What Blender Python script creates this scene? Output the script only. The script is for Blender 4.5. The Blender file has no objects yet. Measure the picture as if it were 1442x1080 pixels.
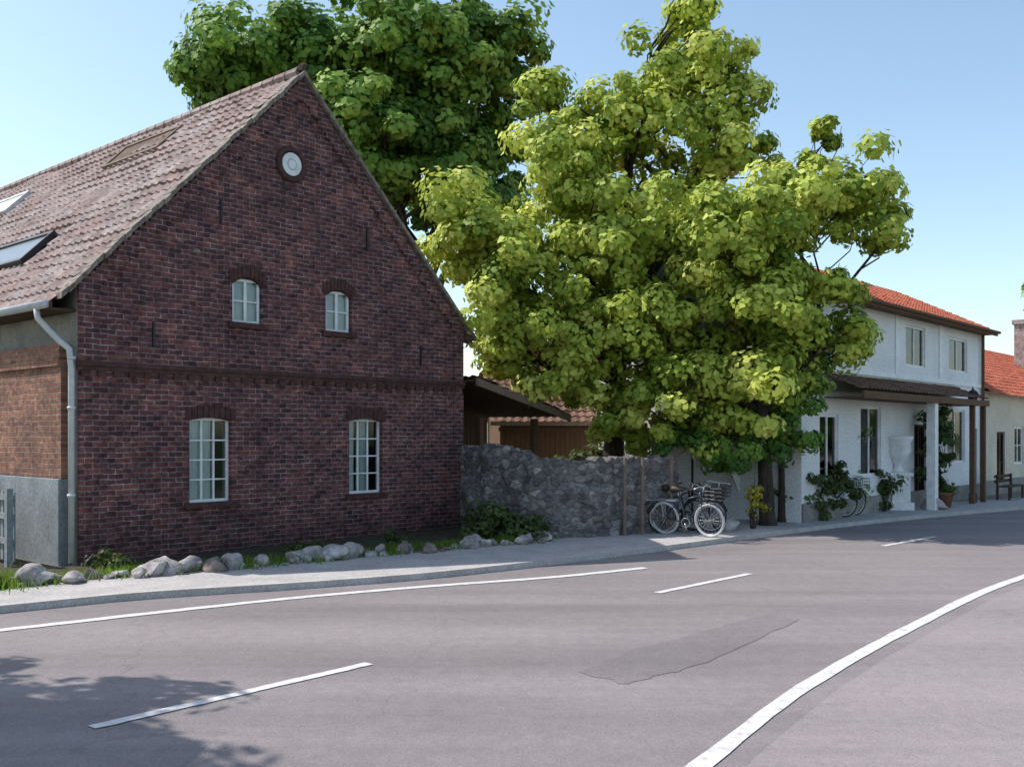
import bpy, bmesh, math, random
import numpy as np
from mathutils import Vector, Matrix, noise
random.seed(7); rng=np.random.default_rng(11)
scene=bpy.context.scene
COL=scene.collection
ANG=math.radians(48.4)
P0=Vector((-6.965,15.96,0))

# ------------------------------------------------------------ materials
def newmat(name):
    m=bpy.data.materials.new(name); m.use_nodes=True
    nt=m.node_tree; b=nt.nodes['Principled BSDF']; b.inputs['Roughness'].default_value=.85
    b.inputs['Specular IOR Level'].default_value=.25
    return m,nt,b
def N(nt,t,**k):
    n=nt.nodes.new(t)
    for a,v in k.items():
        if a in n.inputs: n.inputs[a].default_value=v
        else: setattr(n,a,v)
    return n
def ramp(nt,fac,stops):
    r=nt.nodes.new('ShaderNodeValToRGB'); e=r.color_ramp.elements
    while len(e)<len(stops): e.new(.5)
    for i,(p,c) in enumerate(stops):
        e[i].position=p; e[i].color=(c[0],c[1],c[2],1)
    nt.links.new(fac,r.inputs[0]); return r.outputs[0]
def mixc(nt,fac,a,b,mode='MIX'):
    m=nt.nodes.new('ShaderNodeMix'); m.data_type='RGBA'; m.blend_type=mode
    for s,v in ((0,fac),(6,a),(7,b)):
        if hasattr(v,'is_output'): nt.links.new(v,m.inputs[s])
        elif isinstance(v,(int,float)): m.inputs[s].default_value=v
        else: m.inputs[s].default_value=(v[0],v[1],v[2],1)
    return m.outputs[2]
def mth(nt,op,a,b=None):
    n=nt.nodes.new('ShaderNodeMath'); n.operation=op
    for i,v in enumerate((a,b)):
        if v is None: continue
        if hasattr(v,'is_output'): nt.links.new(v,n.inputs[i])
        else: n.inputs[i].default_value=v
    return n.outputs[0]
def coords(nt,scale=(1,1,1),rot=(0,0,0)):
    tc=nt.nodes.new('ShaderNodeTexCoord'); mp=nt.nodes.new('ShaderNodeMapping')
    mp.inputs['Scale'].default_value=scale; mp.inputs['Rotation'].default_value=rot
    nt.links.new(tc.outputs['Object'],mp.inputs[0]); return mp.outputs[0]
def noi(nt,vec,scale,detail=5,rough=.6):
    n=N(nt,'ShaderNodeTexNoise'); n.inputs['Scale'].default_value=scale
    n.inputs['Detail'].default_value=detail; n.inputs['Roughness'].default_value=rough
    nt.links.new(vec,n.inputs['Vector']); return n.outputs['Fac']
def bump(nt,b,h,strength=.3,dist=.02):
    bp=nt.nodes.new('ShaderNodeBump'); bp.inputs['Strength'].default_value=strength; bp.inputs['Distance'].default_value=dist
    nt.links.new(h,bp.inputs['Height']); nt.links.new(bp.outputs[0],b.inputs['Normal'])
def noise_mat(name,c1,c2,scale=3,rough=.9,bs=0,bst=.3,scl=(1,1,1),fine=None,dist=.02):
    m,nt,b=newmat(name); v=coords(nt,scl); f=noi(nt,v,scale)
    col=ramp(nt,f,[(.32,c1),(.68,c2)])
    if fine:
        g=noi(nt,v,fine,3,.7); col=mixc(nt,1.0,col,ramp(nt,g,[(.3,(.7,.7,.7)),(.7,(1.2,1.2,1.2))]),'MULTIPLY')
    nt.links.new(col,b.inputs['Base Color']); b.inputs['Roughness'].default_value=rough
    if bs: bump(nt,b,noi(nt,v,bs,6,.65),bst,dist)
    return m
def brick_mat(name,ax,c1,c2,cm,rh=.088,ms=.010,bw=.27,diaper=0):
    m,nt,b=newmat(name)
    tc=N(nt,'ShaderNodeTexCoord'); sp=N(nt,'ShaderNodeSeparateXYZ'); cb=N(nt,'ShaderNodeCombineXYZ')
    nt.links.new(tc.outputs['Object'],sp.inputs[0])
    nt.links.new(sp.outputs[ax],cb.inputs[0]); nt.links.new(sp.outputs[2],cb.inputs[1])
    nz=N(nt,'ShaderNodeTexNoise'); nz.inputs['Scale'].default_value=3.5; nz.inputs['Detail'].default_value=4; nt.links.new(cb.outputs[0],nz.inputs['Vector'])
    vm=N(nt,'ShaderNodeVectorMath',operation='MULTIPLY_ADD'); vm.inputs[1].default_value=(.07,.06,0)
    nt.links.new(nz.outputs['Color'],vm.inputs[0]); nt.links.new(cb.outputs[0],vm.inputs[2])
    v=cb.outputs[0]
    mo=noi(nt,v,2.2,6,.75); mcol=mixc(nt,ramp(nt,mo,[(.38,(0,0,0)),(.62,(1,1,1))]),[x*.5 for x in cm],cm)
    br=N(nt,'ShaderNodeTexBrick'); br.offset=.5
    br.inputs['Scale'].default_value=1; br.inputs['Brick Width'].default_value=bw; br.inputs['Row Height'].default_value=rh
    br.inputs['Mortar Size'].default_value=ms; br.inputs['Mortar Smooth'].default_value=.5; br.inputs['Bias'].default_value=-.05
    br.inputs['Color1'].default_value=(*c1,1); br.inputs['Color2'].default_value=(*c2,1); nt.links.new(mcol,br.inputs['Mortar'])
    nt.links.new(vm.outputs[0],br.inputs['Vector'])
    f=noi(nt,v,.8,6,.7); col=mixc(nt,1.0,br.outputs['Color'],ramp(nt,f,[(.3,(.58,.58,.62)),(.52,(1,1,1)),(.75,(1.5,1.38,1.3))]),'MULTIPLY')
    f3=noi(nt,v,3.6,6,.7); col=mixc(nt,1.0,col,ramp(nt,f3,[(.32,(.66,.64,.68)),(.66,(1.32,1.28,1.24))]),'MULTIPLY')
    if diaper:   # burnt headers laid in a lozenge pattern
        sw=N(nt,'ShaderNodeSeparateXYZ'); nt.links.new(vm.outputs[0],sw.inputs[0])
        xq=mth(nt,'MULTIPLY',mth(nt,'FLOOR',mth(nt,'DIVIDE',sw.outputs[0],.135)),.135); zq=mth(nt,'MULTIPLY',mth(nt,'FLOOR',mth(nt,'DIVIDE',sw.outputs[1],rh)),rh*1.53)
        p1=mth(nt,'PINGPONG',mth(nt,'ADD',xq,zq),.405); p2=mth(nt,'PINGPONG',mth(nt,'SUBTRACT',xq,zq),.405)
        mn=mth(nt,'MINIMUM',p1,p2)
        col=mixc(nt,1.0,col,ramp(nt,mn,[(.08,(1-diaper,1-diaper,1-diaper*.9)),(.13,(1.08,1.06,1.05))]),'MULTIPLY')
    g=noi(nt,v,10,5,.75); col=mixc(nt,1.0,col,ramp(nt,g,[(.3,(.42,.42,.42)),(.7,(1.6,1.6,1.6))]),'MULTIPLY')
    w=noi(nt,v,7.5,8,.88); fac=ramp(nt,w,[(.55,(0,0,0)),(.68,(.6,.6,.6))]); col=mixc(nt,fac,col,cm)
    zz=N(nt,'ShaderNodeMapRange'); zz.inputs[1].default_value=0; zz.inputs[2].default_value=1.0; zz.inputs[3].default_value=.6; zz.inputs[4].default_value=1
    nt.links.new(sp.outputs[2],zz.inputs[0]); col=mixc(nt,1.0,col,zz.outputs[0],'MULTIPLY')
    nt.links.new(col,b.inputs['Base Color']); b.inputs['Roughness'].default_value=.92
    inv=N(nt,'ShaderNodeMath',operation='SUBTRACT'); inv.inputs[0].default_value=1; nt.links.new(br.outputs['Fac'],inv.inputs[1])
    ad=N(nt,'ShaderNodeMath',operation='ADD'); nt.links.new(inv.outputs[0],ad.inputs[0]); nt.links.new(g,ad.inputs[1])
    bump(nt,b,ad.outputs[0],.8,.015)
    return m
def plain(name,c,rough=.5,metal=0,spec=.4):
    m,nt,b=newmat(name); v=coords(nt); f=noi(nt,v,6,4)
    col=ramp(nt,f,[(.3,[x*.82 for x in c]),(.7,[min(1,x*1.1) for x in c])])
    nt.links.new(col,b.inputs['Base Color'])
    b.inputs['Roughness'].default_value=rough; b.inputs['Metallic'].default_value=metal; b.inputs['Specular IOR Level'].default_value=spec
    return m
def glass_mat():
    m=bpy.data.materials.new('window_glass'); m.use_nodes=True; nt=m.node_tree; nt.nodes.clear()
    o=N(nt,'ShaderNodeOutputMaterial'); mx=N(nt,'ShaderNodeMixShader'); fr=N(nt,'ShaderNodeFresnel'); fr.inputs[0].default_value=1.55
    t=N(nt,'ShaderNodeBsdfTransparent'); t.inputs[0].default_value=(.75,.82,.8,1); g=N(nt,'ShaderNodeBsdfGlossy'); g.inputs['Roughness'].default_value=.05
    nt.links.new(fr.outputs[0],mx.inputs[0]); nt.links.new(t.outputs[0],mx.inputs[1]); nt.links.new(g.outputs[0],mx.inputs[2]); nt.links.new(mx.outputs[0],o.inputs[0])
    return m
def leaf_mat(name,stops,trans=.4,tcol=(.35,.5,.06)):
    m,nt,b=newmat(name); a=N(nt,'ShaderNodeAttribute'); a.attribute_name='tint'
    col=ramp(nt,a.outputs['Fac'],stops); nt.links.new(col,b.inputs['Base Color']); b.inputs['Roughness'].default_value=.6
    tr=N(nt,'ShaderNodeBsdfTranslucent'); nt.links.new(mixc(nt,.35,col,tcol),tr.inputs[0])
    mx=N(nt,'ShaderNodeMixShader'); mx.inputs[0].default_value=trans
    o=nt.nodes['Material Output']; nt.links.new(b.outputs[0],mx.inputs[1]); nt.links.new(tr.outputs[0],mx.inputs[2]); nt.links.new(mx.outputs[0],o.inputs[0])
    return m

M={}
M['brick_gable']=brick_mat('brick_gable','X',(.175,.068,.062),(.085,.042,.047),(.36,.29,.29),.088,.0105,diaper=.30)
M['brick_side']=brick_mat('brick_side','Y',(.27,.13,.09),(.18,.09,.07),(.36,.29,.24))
M['brick_trim']=noise_mat('brick_trim',(.055,.030,.030),(.125,.058,.052),9,fine=30,bs=20)
M['plaster_grey']=noise_mat('plaster_grey',(.20,.19,.18),(.33,.31,.29),2,fine=18,bs=25)
M['plaster_blue']=noise_mat('plaster_blue',(.20,.22,.24),(.30,.32,.34),1.5,fine=18,bs=25)
M['white_wall']=noise_mat('white_wall',(.70,.71,.73),(.86,.86,.87),.8,fine=20,bs=30,bst=.1)
M['cream']=noise_mat('cream_wall',(.55,.50,.40),(.70,.63,.52),1.2,fine=20)
M['white']=plain('white_paint',(.78,.79,.80),.5)
M['curtain']=noise_mat('curtain',(.6,.66,.68),(.84,.87,.9),8,scl=(9,9,.6))
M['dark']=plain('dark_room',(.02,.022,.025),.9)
M['darkwood']=noise_mat('dark_wood',(.05,.032,.022),(.10,.06,.04),5,scl=(1,1,6))
M['brownwood']=noise_mat('brown_wood',(.09,.05,.03),(.17,.10,.06),5,scl=(6,6,1))
M['wood']=noise_mat('weathered_wood',(.14,.10,.075),(.25,.19,.14),5,scl=(6,6,1))
M['iron']=plain('dark_iron',(.03,.03,.035),.45,.5)
M['zinc']=plain('zinc',(.55,.56,.57),.5,.1)
M['glass']=glass_mat()
M['verge']=noise_mat('verge_mortar',(.12,.09,.075),(.34,.29,.25),9,fine=25,bs=15)
M['bark']=noise_mat('bark',(.03,.023,.018),(.09,.07,.055),4,scl=(3,3,.7),fine=20,bs=9,bst=.8,dist=.05)
M['rubber']=plain('rubber',(.03,.03,.03),.7)
M['chrome']=plain('rim_metal',(.6,.6,.6),.3,.6)
M['leather']=plain('saddle_leather',(.04,.025,.02),.5)
M['bikeblue']=plain('frame_paint_dark',(.05,.06,.09),.3)
M['terracotta']=plain('terracotta',(.22,.10,.06),.8)

def tile_mat(name,c1,c2,c3,ax='Y',moss=.8):
    m,nt,b=newmat(name); v=coords(nt)
    tc=N(nt,'ShaderNodeTexCoord'); sp=N(nt,'ShaderNodeSeparateXYZ'); cb=N(nt,'ShaderNodeCombineXYZ')
    nt.links.new(tc.outputs['Object'],sp.inputs[0]); nt.links.new(sp.outputs[ax],cb.inputs[0]); nt.links.new(sp.outputs[2],cb.inputs[1])
    br=N(nt,'ShaderNodeTexBrick'); br.inputs['Scale'].default_value=1; br.offset=0
    br.inputs['Brick Width'].default_value=.24; br.inputs['Row Height'].default_value=.225; br.inputs['Mortar Size'].default_value=.0
    br.inputs['Color1'].default_value=(*c1,1); br.inputs['Color2'].default_value=(*c2,1); nt.links.new(cb.outputs[0],br.inputs['Vector'])
    f=noi(nt,v,.9,7,.75); col=mixc(nt,ramp(nt,f,[(.42,(0,0,0)),(.64,(moss,)*3)]),br.outputs['Color'],c3)
    f2=noi(nt,v,3.2,6,.7); col=mixc(nt,1.0,col,ramp(nt,f2,[(.32,(.55,.53,.53)),(.6,(1.1,1.1,1.1))]),'MULTIPLY')
    g=noi(nt,v,12,4,.7); col=mixc(nt,1.0,col,ramp(nt,g,[(.3,(.65,.65,.65)),(.7,(1.25,1.25,1.25))]),'MULTIPLY')
    nt.links.new(col,b.inputs['Base Color']); bump(nt,b,g,.4,.02); return m
M['tiles_old']=tile_mat('old_clay_tiles',(.36,.25,.225),(.25,.175,.165),(.45,.39,.38))
M['tiles_red']=tile_mat('orange_tiles',(.56,.15,.08),(.48,.12,.07),(.45,.20,.13),'X',.4)
M['tiles_brown']=tile_mat('brown_tiles',(.20,.105,.07),(.15,.08,.06),(.25,.16,.12))

def asphalt(name,c1,c2,streak=.14):
    m,nt,b=newmat(name)
    v=coords(nt); vs=coords(nt,(.07,1.1,1),(0,0,-ANG))
    f=noi(nt,v,.35,6,.6); s=noi(nt,vs,.8,5,.6); g=noi(nt,v,60,3,.8); k=noi(nt,v,6,6,.7)
    col=ramp(nt,f,[(.3,c1),(.7,c2)])
    col=mixc(nt,1.0,col,ramp(nt,s,[(.35,(1-streak,)*3),(.65,(1+streak,)*3)]),'MULTIPLY')
    col=mixc(nt,1.0,col,ramp(nt,g,[(.3,(.72,.72,.72)),(.7,(1.28,1.28,1.28))]),'MULTIPLY')
    col=mixc(nt,1.0,col,ramp(nt,k,[(.3,(.9,.9,.9)),(.7,(1.1,1.1,1.1))]),'MULTIPLY')
    ve=N(nt,'ShaderNodeTexVoronoi',feature='DISTANCE_TO_EDGE'); ve.inputs['Scale'].default_value=.2
    nz=N(nt,'ShaderNodeTexNoise'); nz.inputs['Scale'].default_value=1.5; nz.inputs['Detail'].default_value=6; nt.links.new(v,nz.inputs['Vector'])
    vm=N(nt,'ShaderNodeVectorMath',operation='MULTIPLY_ADD'); vm.inputs[1].default_value=(1.2,1.2,0); nt.links.new(nz.outputs['Color'],vm.inputs[0]); nt.links.new(v,vm.inputs[2]); nt.links.new(vm.outputs[0],ve.inputs['Vector'])
    col=mixc(nt,1.0,col,ramp(nt,ve.outputs[0],[(.0,(.86,.86,.86)),(.004,(1,1,1))]),'MULTIPLY')
    nt.links.new(col,b.inputs['Base Color']); b.inputs['Roughness'].default_value=.85; bump(nt,b,g,.35,.008); return m
M['asphalt']=asphalt('asphalt',(.195,.170,.172),(.235,.207,.208))
M['asphalt_patch']=asphalt('asphalt_patch',(.170,.148,.150),(.205,.182,.183),.1)
M['asphalt_light']=asphalt('asphalt_layby',(.235,.203,.204),(.275,.24,.24),.1)
def paint():
    m,nt,b=newmat('road_paint'); v=coords(nt); w=noi(nt,v,9,8,.8)
    col=mixc(nt,ramp(nt,w,[(.50,(0,0,0)),(.66,(.75,.75,.75))]),(.62,.60,.60),(.26,.23,.23))
    nt.links.new(col,b.inputs['Base Color']); return m
M['paint']=paint()
M['pavement']=noise_mat('pavement_concrete',(.37,.345,.34),(.48,.45,.44),1.5,fine=25,bs=30)
M['kerb']=noise_mat('kerb_stone',(.40,.37,.36),(.52,.49,.47),3,fine=30,bs=30)
M['gravel']=noise_mat('gravel',(.16,.14,.11),(.28,.25,.20),2,fine=30,bs=30)
M['soil']=noise_mat('soil',(.05,.04,.025),(.09,.08,.045),3,fine=20,bs=12,bst=.8,dist=.05)
M['ground']=noise_mat('ground_grass',(.06,.09,.025),(.12,.14,.05),.6,fine=10,bs=8)
M['stone']=noise_mat('field_stone',(.20,.18,.18),(.55,.51,.50),2.6,fine=14,bs=9,bst=.7)
M['stone_brown']=noise_mat('field_stone_brown',(.11,.09,.085),(.30,.245,.22),2.6,fine=14,bs=9,bst=.7)
def rubble():
    m,nt,b=newmat('rubble_wall'); v=coords(nt,(1,1,1.5))
    nz=N(nt,'ShaderNodeTexNoise'); nz.inputs['Scale'].default_value=4; nz.inputs['Detail'].default_value=5; nt.links.new(v,nz.inputs['Vector'])
    vm=N(nt,'ShaderNodeVectorMath',operation='MULTIPLY_ADD'); vm.inputs[1].default_value=(.18,.18,.18); nt.links.new(nz.outputs['Color'],vm.inputs[0]); nt.links.new(v,vm.inputs[2])
    vo=N(nt,'ShaderNodeTexVoronoi'); vo.inputs['Scale'].default_value=5.2; nt.links.new(vm.outputs[0],vo.inputs['Vector'])
    ve=N(nt,'ShaderNodeTexVoronoi',feature='DISTANCE_TO_EDGE'); ve.inputs['Scale'].default_value=5.2; nt.links.new(vm.outputs[0],ve.inputs['Vector'])
    sx=N(nt,'ShaderNodeSeparateColor'); nt.links.new(vo.outputs['Color'],sx.inputs[0])
    col=ramp(nt,sx.outputs[0],[(0,(.085,.077,.078)),(.4,(.14,.127,.125)),(.8,(.20,.18,.175)),(1,(.31,.285,.275))])
    col=mixc(nt,ramp(nt,ve.outputs[0],[(.0,(.6,.6,.6)),(.05,(0,0,0))]),col,(.10,.09,.088))
    f=noi(nt,v,.9,6,.7); col=mixc(nt,ramp(nt,f,[(.50,(0,0,0)),(.66,(.8,.8,.8))]),col,(.26,.24,.24))
    g=noi(nt,v,10,6,.75); col=mixc(nt,1.0,col,ramp(nt,g,[(.3,(.45,.45,.45)),(.7,(1.5,1.5,1.5))]),'MULTIPLY')
    nt.links.new(col,b.inputs['Base Color']); h=ramp(nt,ve.outputs[0],[(0,(0,0,0)),(.12,(1,1,1))]); bump(nt,b,h,.6,.04); return m
M['rubble']=rubble()
M['leaf_front']=leaf_mat('leaves_linden',[(0,(.16,.24,.028)),(.5,(.42,.50,.075)),(1,(.68,.70,.17))],.24,(.75,.80,.12))
M['leaf_back']=leaf_mat('leaves_chestnut',[(0,(.05,.12,.022)),(.5,(.15,.27,.045)),(1,(.30,.42,.08))],.26,(.38,.58,.08))
M['leaf_shrub']=leaf_mat('leaves_shrub',[(0,(.03,.05,.015)),(1,(.09,.125,.035))],.25)
M['leaf_pale']=leaf_mat('leaves_pale',[(0,(.18,.25,.12)),(1,(.38,.46,.25))],.4)
M['leaf_sunlit']=leaf_mat('leaves_sunlit',[(0,(.36,.29,.03)),(1,(.6,.5,.05))],.4)  # sunlight on green leaves, painted in as a yellow leaf colour
M['grass']=leaf_mat('grass_blades',[(0,(.08,.15,.02)),(1,(.2,.32,.05))],.4)
M['skydark']=plain('skylight_glass',(.16,.18,.20),.25,0,.4)
M['brown_open']=noise_mat('hatch_wood',(.06,.04,.032),(.14,.09,.07),4)

# ------------------------------------------------------------ mesh helpers
def obj(name,verts,faces,mat,parent=None,smooth=False):
    me=bpy.data.meshes.new(name); me.from_pydata([tuple(v) for v in verts],[],[tuple(f) for f in faces]); me.update()
    o=bpy.data.objects.new(name,me); COL.objects.link(o)
    if mat is not None: me.materials.append(M[mat] if isinstance(mat,str) else mat)
    if parent: o.parent=parent
    if smooth: me.polygons.foreach_set('use_smooth',[True]*len(me.polygons))
    return o
def empty(name,loc,rz=0):
    e=bpy.data.objects.new(name,None); e.location=loc; e.rotation_euler=(0,0,rz); COL.objects.link(e); e.empty_display_size=.3; return e
class B:
    def __init__(s): s.v=[];s.f=[]
    def box(s,x0,x1,y0,y1,z0,z1):
        n=len(s.v); s.v+=[(x0,y0,z0),(x1,y0,z0),(x1,y1,z0),(x0,y1,z0),(x0,y0,z1),(x1,y0,z1),(x1,y1,z1),(x0,y1,z1)]
        s.f+=[[n+i for i in q] for q in((3,2,1,0),(4,5,6,7),(0,1,5,4),(1,2,6,5),(2,3,7,6),(3,0,4,7))]
    def tube(s,pts,rad,n=8,cap=True):
        pts=[Vector(p) for p in pts]
        if not hasattr(rad,'__len__'): rad=[rad]*len(pts)
        base=len(s.v); up=None
        for i,p in enumerate(pts):
            d=(pts[min(i+1,len(pts)-1)]-pts[max(i-1,0)]).normalized()
            if up is None: up=Vector((0,0,1)) if abs(d.z)<.9 else Vector((1,0,0))
            a=d.cross(up)
            if a.length<1e-4: a=d.cross(Vector((0,1,0)))
            a.normalize(); b=d.cross(a).normalized()
            for k in range(n):
                t=2*math.pi*k/n; s.v.append(p+(a*math.cos(t)+b*math.sin(t))*rad[i])
        for i in range(len(pts)-1):
            for k in range(n):
                a0=base+i*n+k; a1=base+i*n+(k+1)%n; s.f.append([a0,a1,a1+n,a0+n])
        if cap:
            s.f.append([base+k for k in range(n)][::-1]); s.f.append([base+(len(pts)-1)*n+k for k in range(n)])
    def ring(s,c,axu,axv,R,r,n=36,m=6):
        c=Vector(c);u=Vector(axu).normalized();v=Vector(axv).normalized();w=u.cross(v);base=len(s.v)
        for i in range(n):
            t=2*math.pi*i/n; d=u*math.cos(t)+v*math.sin(t)
            for j in range(m):
                q=2*math.pi*j/m; s.v.append(c+d*(R+r*math.cos(q))+w*r*math.sin(q))
        for i in range(n):
            for j in range(m):
                a=base+i*m+j;b=base+i*m+(j+1)%m;c2=base+((i+1)%n)*m+(j+1)%m;d=base+((i+1)%n)*m+j; s.f.append([a,d,c2,b])
    def lathe(s,c,prof,n=20):
        base=len(s.v)
        for r,z in prof:
            for k in range(n):
                t=2*math.pi*k/n; s.v.append((c[0]+r*math.cos(t),c[1]+r*math.sin(t),c[2]+z))
        for i in range(len(prof)-1):
            for k in range(n):
                a=base+i*n+k;b=base+i*n+(k+1)%n; s.f.append([a,b,b+n,a+n])
        s.f.append([base+k for k in range(n)][::-1]); s.f.append([base+(len(prof)-1)*n+k for k in range(n)])
    def poly(s,pts):
        n=len(s.v); s.v+=list(pts); s.f.append(list(range(n,n+len(pts))))
    def make(s,name,mat,parent=None,smooth=False,bevel=0):
        o=obj(name,s.v,s.f,mat,parent,smooth)
        if bevel:
            m=o.modifiers.new('b','BEVEL'); m.width=bevel; m.segments=2; m.limit_method='ANGLE'
        return o
def slab(name,pts,z0,z1,mat):
    n=len(pts); v=[(p[0],p[1],z0) for p in pts]+[(p[0],p[1],z1) for p in pts]
    f=[list(range(n,2*n)),list(range(n))[::-1]]+[[i,(i+1)%n,n+(i+1)%n,n+i] for i in range(n)]
    return obj(name,v,f,mat)
def catmull(P,k=8):
    P=[Vector((p[0],p[1],0)) for p in P]; out=[]
    Q=[2*P[0]-P[1]]+P+[2*P[-1]-P[-2]]
    for i in range(1,len(Q)-2):
        a,b,c,d=Q[i-1:i+3]
        for j in range(k):
            t=j/k; out.append(.5*((2*b)+(c-a)*t+(2*a-5*b+4*c-d)*t*t+(3*b-a-3*c+d)*t**3))
    out.append(P[-1]); return out
def offset(C,d):
    o=[]
    for i,p in enumerate(C):
        t=(C[min(i+1,len(C)-1)]-C[max(i-1,0)]).normalized(); o.append(p+Vector((-t.y,t.x,0))*d)
    return o
def ribbon(name,C,a,b,z,mat,jit=0):
    A=offset(C,a);D=offset(C,b);v=[];f=[]
    for i in range(len(C)):
        v+=[(A[i].x+random.uniform(-jit,jit),A[i].y+random.uniform(-jit,jit),z),(D[i].x+random.uniform(-jit,jit),D[i].y+random.uniform(-jit,jit),z)]
        if i: n=2*i; f.append([n-2,n,n+1,n-1])
    return obj(name,v,f,mat)
def resample(C,n):
    L=[0]
    for i in range(1,len(C)): L.append(L[-1]+(C[i]-C[i-1]).length)
    out=[]
    for k in range(n):
        s=L[-1]*k/(n-1); i=max(0,min(len(C)-2,next((j for j in range(len(L)-1) if L[j+1]>=s),len(C)-2)))
        t=(s-L[i])/max(1e-6,L[i+1]-L[i]); out.append(C[i].lerp(C[i+1],t))
    return out

# ------------------------------------------------------------ ground, road
obj('ground',[(-1500,-1500,0),(1500,-1500,0),(1500,1500,0),(-1500,1500,0)],[(0,1,2,3)],'ground')
K=[(-40,-14),(-22,-.5),(-10,9.3),(-6.34,12.2),(-4.98,13.25),(-2.96,14.2),(-1.31,15.15),(.46,16.6),(2.2,18.2),(3.45,19.4),(5.4,21.3),(8.96,24.6),(15,29.2),(28,38),(60,58),(120,92)]
KC=catmull(K)
R=[(-16,-16),(-7,-5),(-.4,4.0),(1.24,6.58),(2.51,8.6),(4.5,11.28),(7.93,15.4),(14,21.2),(26,31.2),(60,54),(122,88)]
RC=catmull(R)
def fill(name,A,D,z,mat,n=120):
    A=resample(A,n);D=resample(D,n);v=[];f=[]
    for i in range(n):
        v+=[(A[i].x,A[i].y,z),(D[i].x,D[i].y,z)]
        if i: k=2*i; f.append([k-2,k-1,k+1,k])
    return obj(name,v,f,mat)
road=fill('road',KC,offset(RC,-.25),.004,'asphalt')
layby=fill('layby',offset(RC,-.25),offset(RC,-7),.004,'asphalt_light')
e=empty('road_marking',(0,0,0))
r=ribbon('right_edge_line',resample(RC,500),-.075,.075,.012,'paint',.008); r.parent=e
L=[(-40,-16.5),(-22,-3),(-9.5,8.2),(-5.75,11.16),(-4.32,12.32),(-2.8,13.45),(-1.2,14.4),(.6,15.3),(2.2,16.4)]
r=ribbon('left_edge_line',resample(catmull(L),300),-.09,.09,.012,'paint',.010); r.parent=e
for i,(a,b_) in enumerate([((-7.2,2.2),(-5.6,4.5)),((-3.15,7.46),(-1.37,9.54)),((2.01,13.8),(3.75,15.7)),((7.3,19.6),(9.1,21.4)),((13.4,25.0),(15.4,26.6)),((21,30.6),(23,32))]):
    r=ribbon('centre_dash_%d'%i,[Vector((*a,0)).lerp(Vector((*b_,0)),k/30) for k in range(31)],-.06,.06,.012,'paint',.007); r.parent=e
def irr(name,pts,z,mat,parent=None):
    out=[]
    for i,p in enumerate(pts):
        q=pts[(i+1)%len(pts)]
        for k in range(12):
            t=k/12; out.append((p[0]*(1-t)+q[0]*t+random.uniform(-.03,.03),p[1]*(1-t)+q[1]*t+random.uniform(-.03,.03),z))
    return obj(name,out,[list(range(len(out)))],mat,parent)
irr('asphalt_repair',[(.62,9.2),(1.0,8.75),(1.9,9.6),(3.4,11.8),(3.1,12.2),(1.3,10.2)],.008,'asphalt_patch')
kA=KC;kB=offset(KC,.14)
v=[];f=[]
for i in range(len(kA)):
    v+=[(kA[i].x,kA[i].y,0),(kA[i].x,kA[i].y,.10),(kB[i].x,kB[i].y,.10),(kB[i].x,kB[i].y,0)]
    if i:
        n=4*i; f+=[[n-4,n,n+1,n-3],[n-3,n+1,n+2,n-2]]
obj('kerb',v,f,'kerb')
ribbon('pavement',KC,.14,2.3,.098,'pavement')
yard=offset(KC,2.3)
yp=[(p.x,p.y) for p in yard if -12<p.x<60]
slab('courtyard',yp+[(60,90),(10,60),(-25,45),(-22,14)],0,.09,'gravel')
def W(u,v,z=0):
    c,s=math.cos(ANG),math.sin(ANG); return Vector((P0.x+u*c-v*s,P0.y+u*s+v*c,z))
bed=[W(-2.5,-.9),W(0,-1.35),(W(2,-1.75)),(W(5.5,-2.2)),(W(8.6,-2.4)),W(8.75,-.02),W(-.3,-.02),W(-.3,2.5),W(-3,3)]
slab('flowerbed',[(p.x,p.y) for p in bed],.05,.112,'soil')

# ------------------------------------------------------------ walls with openings
def wall_holes(x0,x1,z0,z1,holes,depth=.18,cuts=None):
    xs=sorted(set([x0,x1]+[h[0] for h in holes]+[h[1] for h in holes])); zs=sorted(set([z0,z1]+[h[2] for h in holes]+[h[3] for h in holes]))
    bm=bmesh.new()
    for i in range(len(xs)-1):
        for j in range(len(zs)-1):
            cx=(xs[i]+xs[i+1])/2; cz=(zs[j]+zs[j+1])/2
            if any(h[0]<cx<h[1] and h[2]<cz<h[3] for h in holes): continue
            bm.faces.new([bm.verts.new(p) for p in((xs[i],0,zs[j]),(xs[i+1],0,zs[j]),(xs[i+1],0,zs[j+1]),(xs[i],0,zs[j+1]))])
    for h in holes:
        a,b,c,d=h
        for q in (((a,0,c),(a,0,d),(a,depth,d),(a,depth,c)),((b,0,c),(b,depth,c),(b,depth,d),(b,0,d)),((a,0,c),(a,depth,c),(b,depth,c),(b,0,c)),((a,0,d),(b,0,d),(b,depth,d),(a,depth,d))):
            bm.faces.new([bm.verts.new(p) for p in q])
    bmesh.ops.remove_doubles(bm,verts=bm.verts,dist=1e-4)
    for co,no in (cuts or []):
        bmesh.ops.bisect_plane(bm,geom=bm.verts[:]+bm.edges[:]+bm.faces[:],plane_co=co,plane_no=no,clear_outer=True)
    return bm
def bm_obj(bm,name,mat,parent):
    me=bpy.data.meshes.new(name); bm.to_mesh(me); bm.free(); me.materials.append(M[mat]); o=bpy.data.objects.new(name,me); COL.objects.link(o); o.parent=parent; return o
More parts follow.
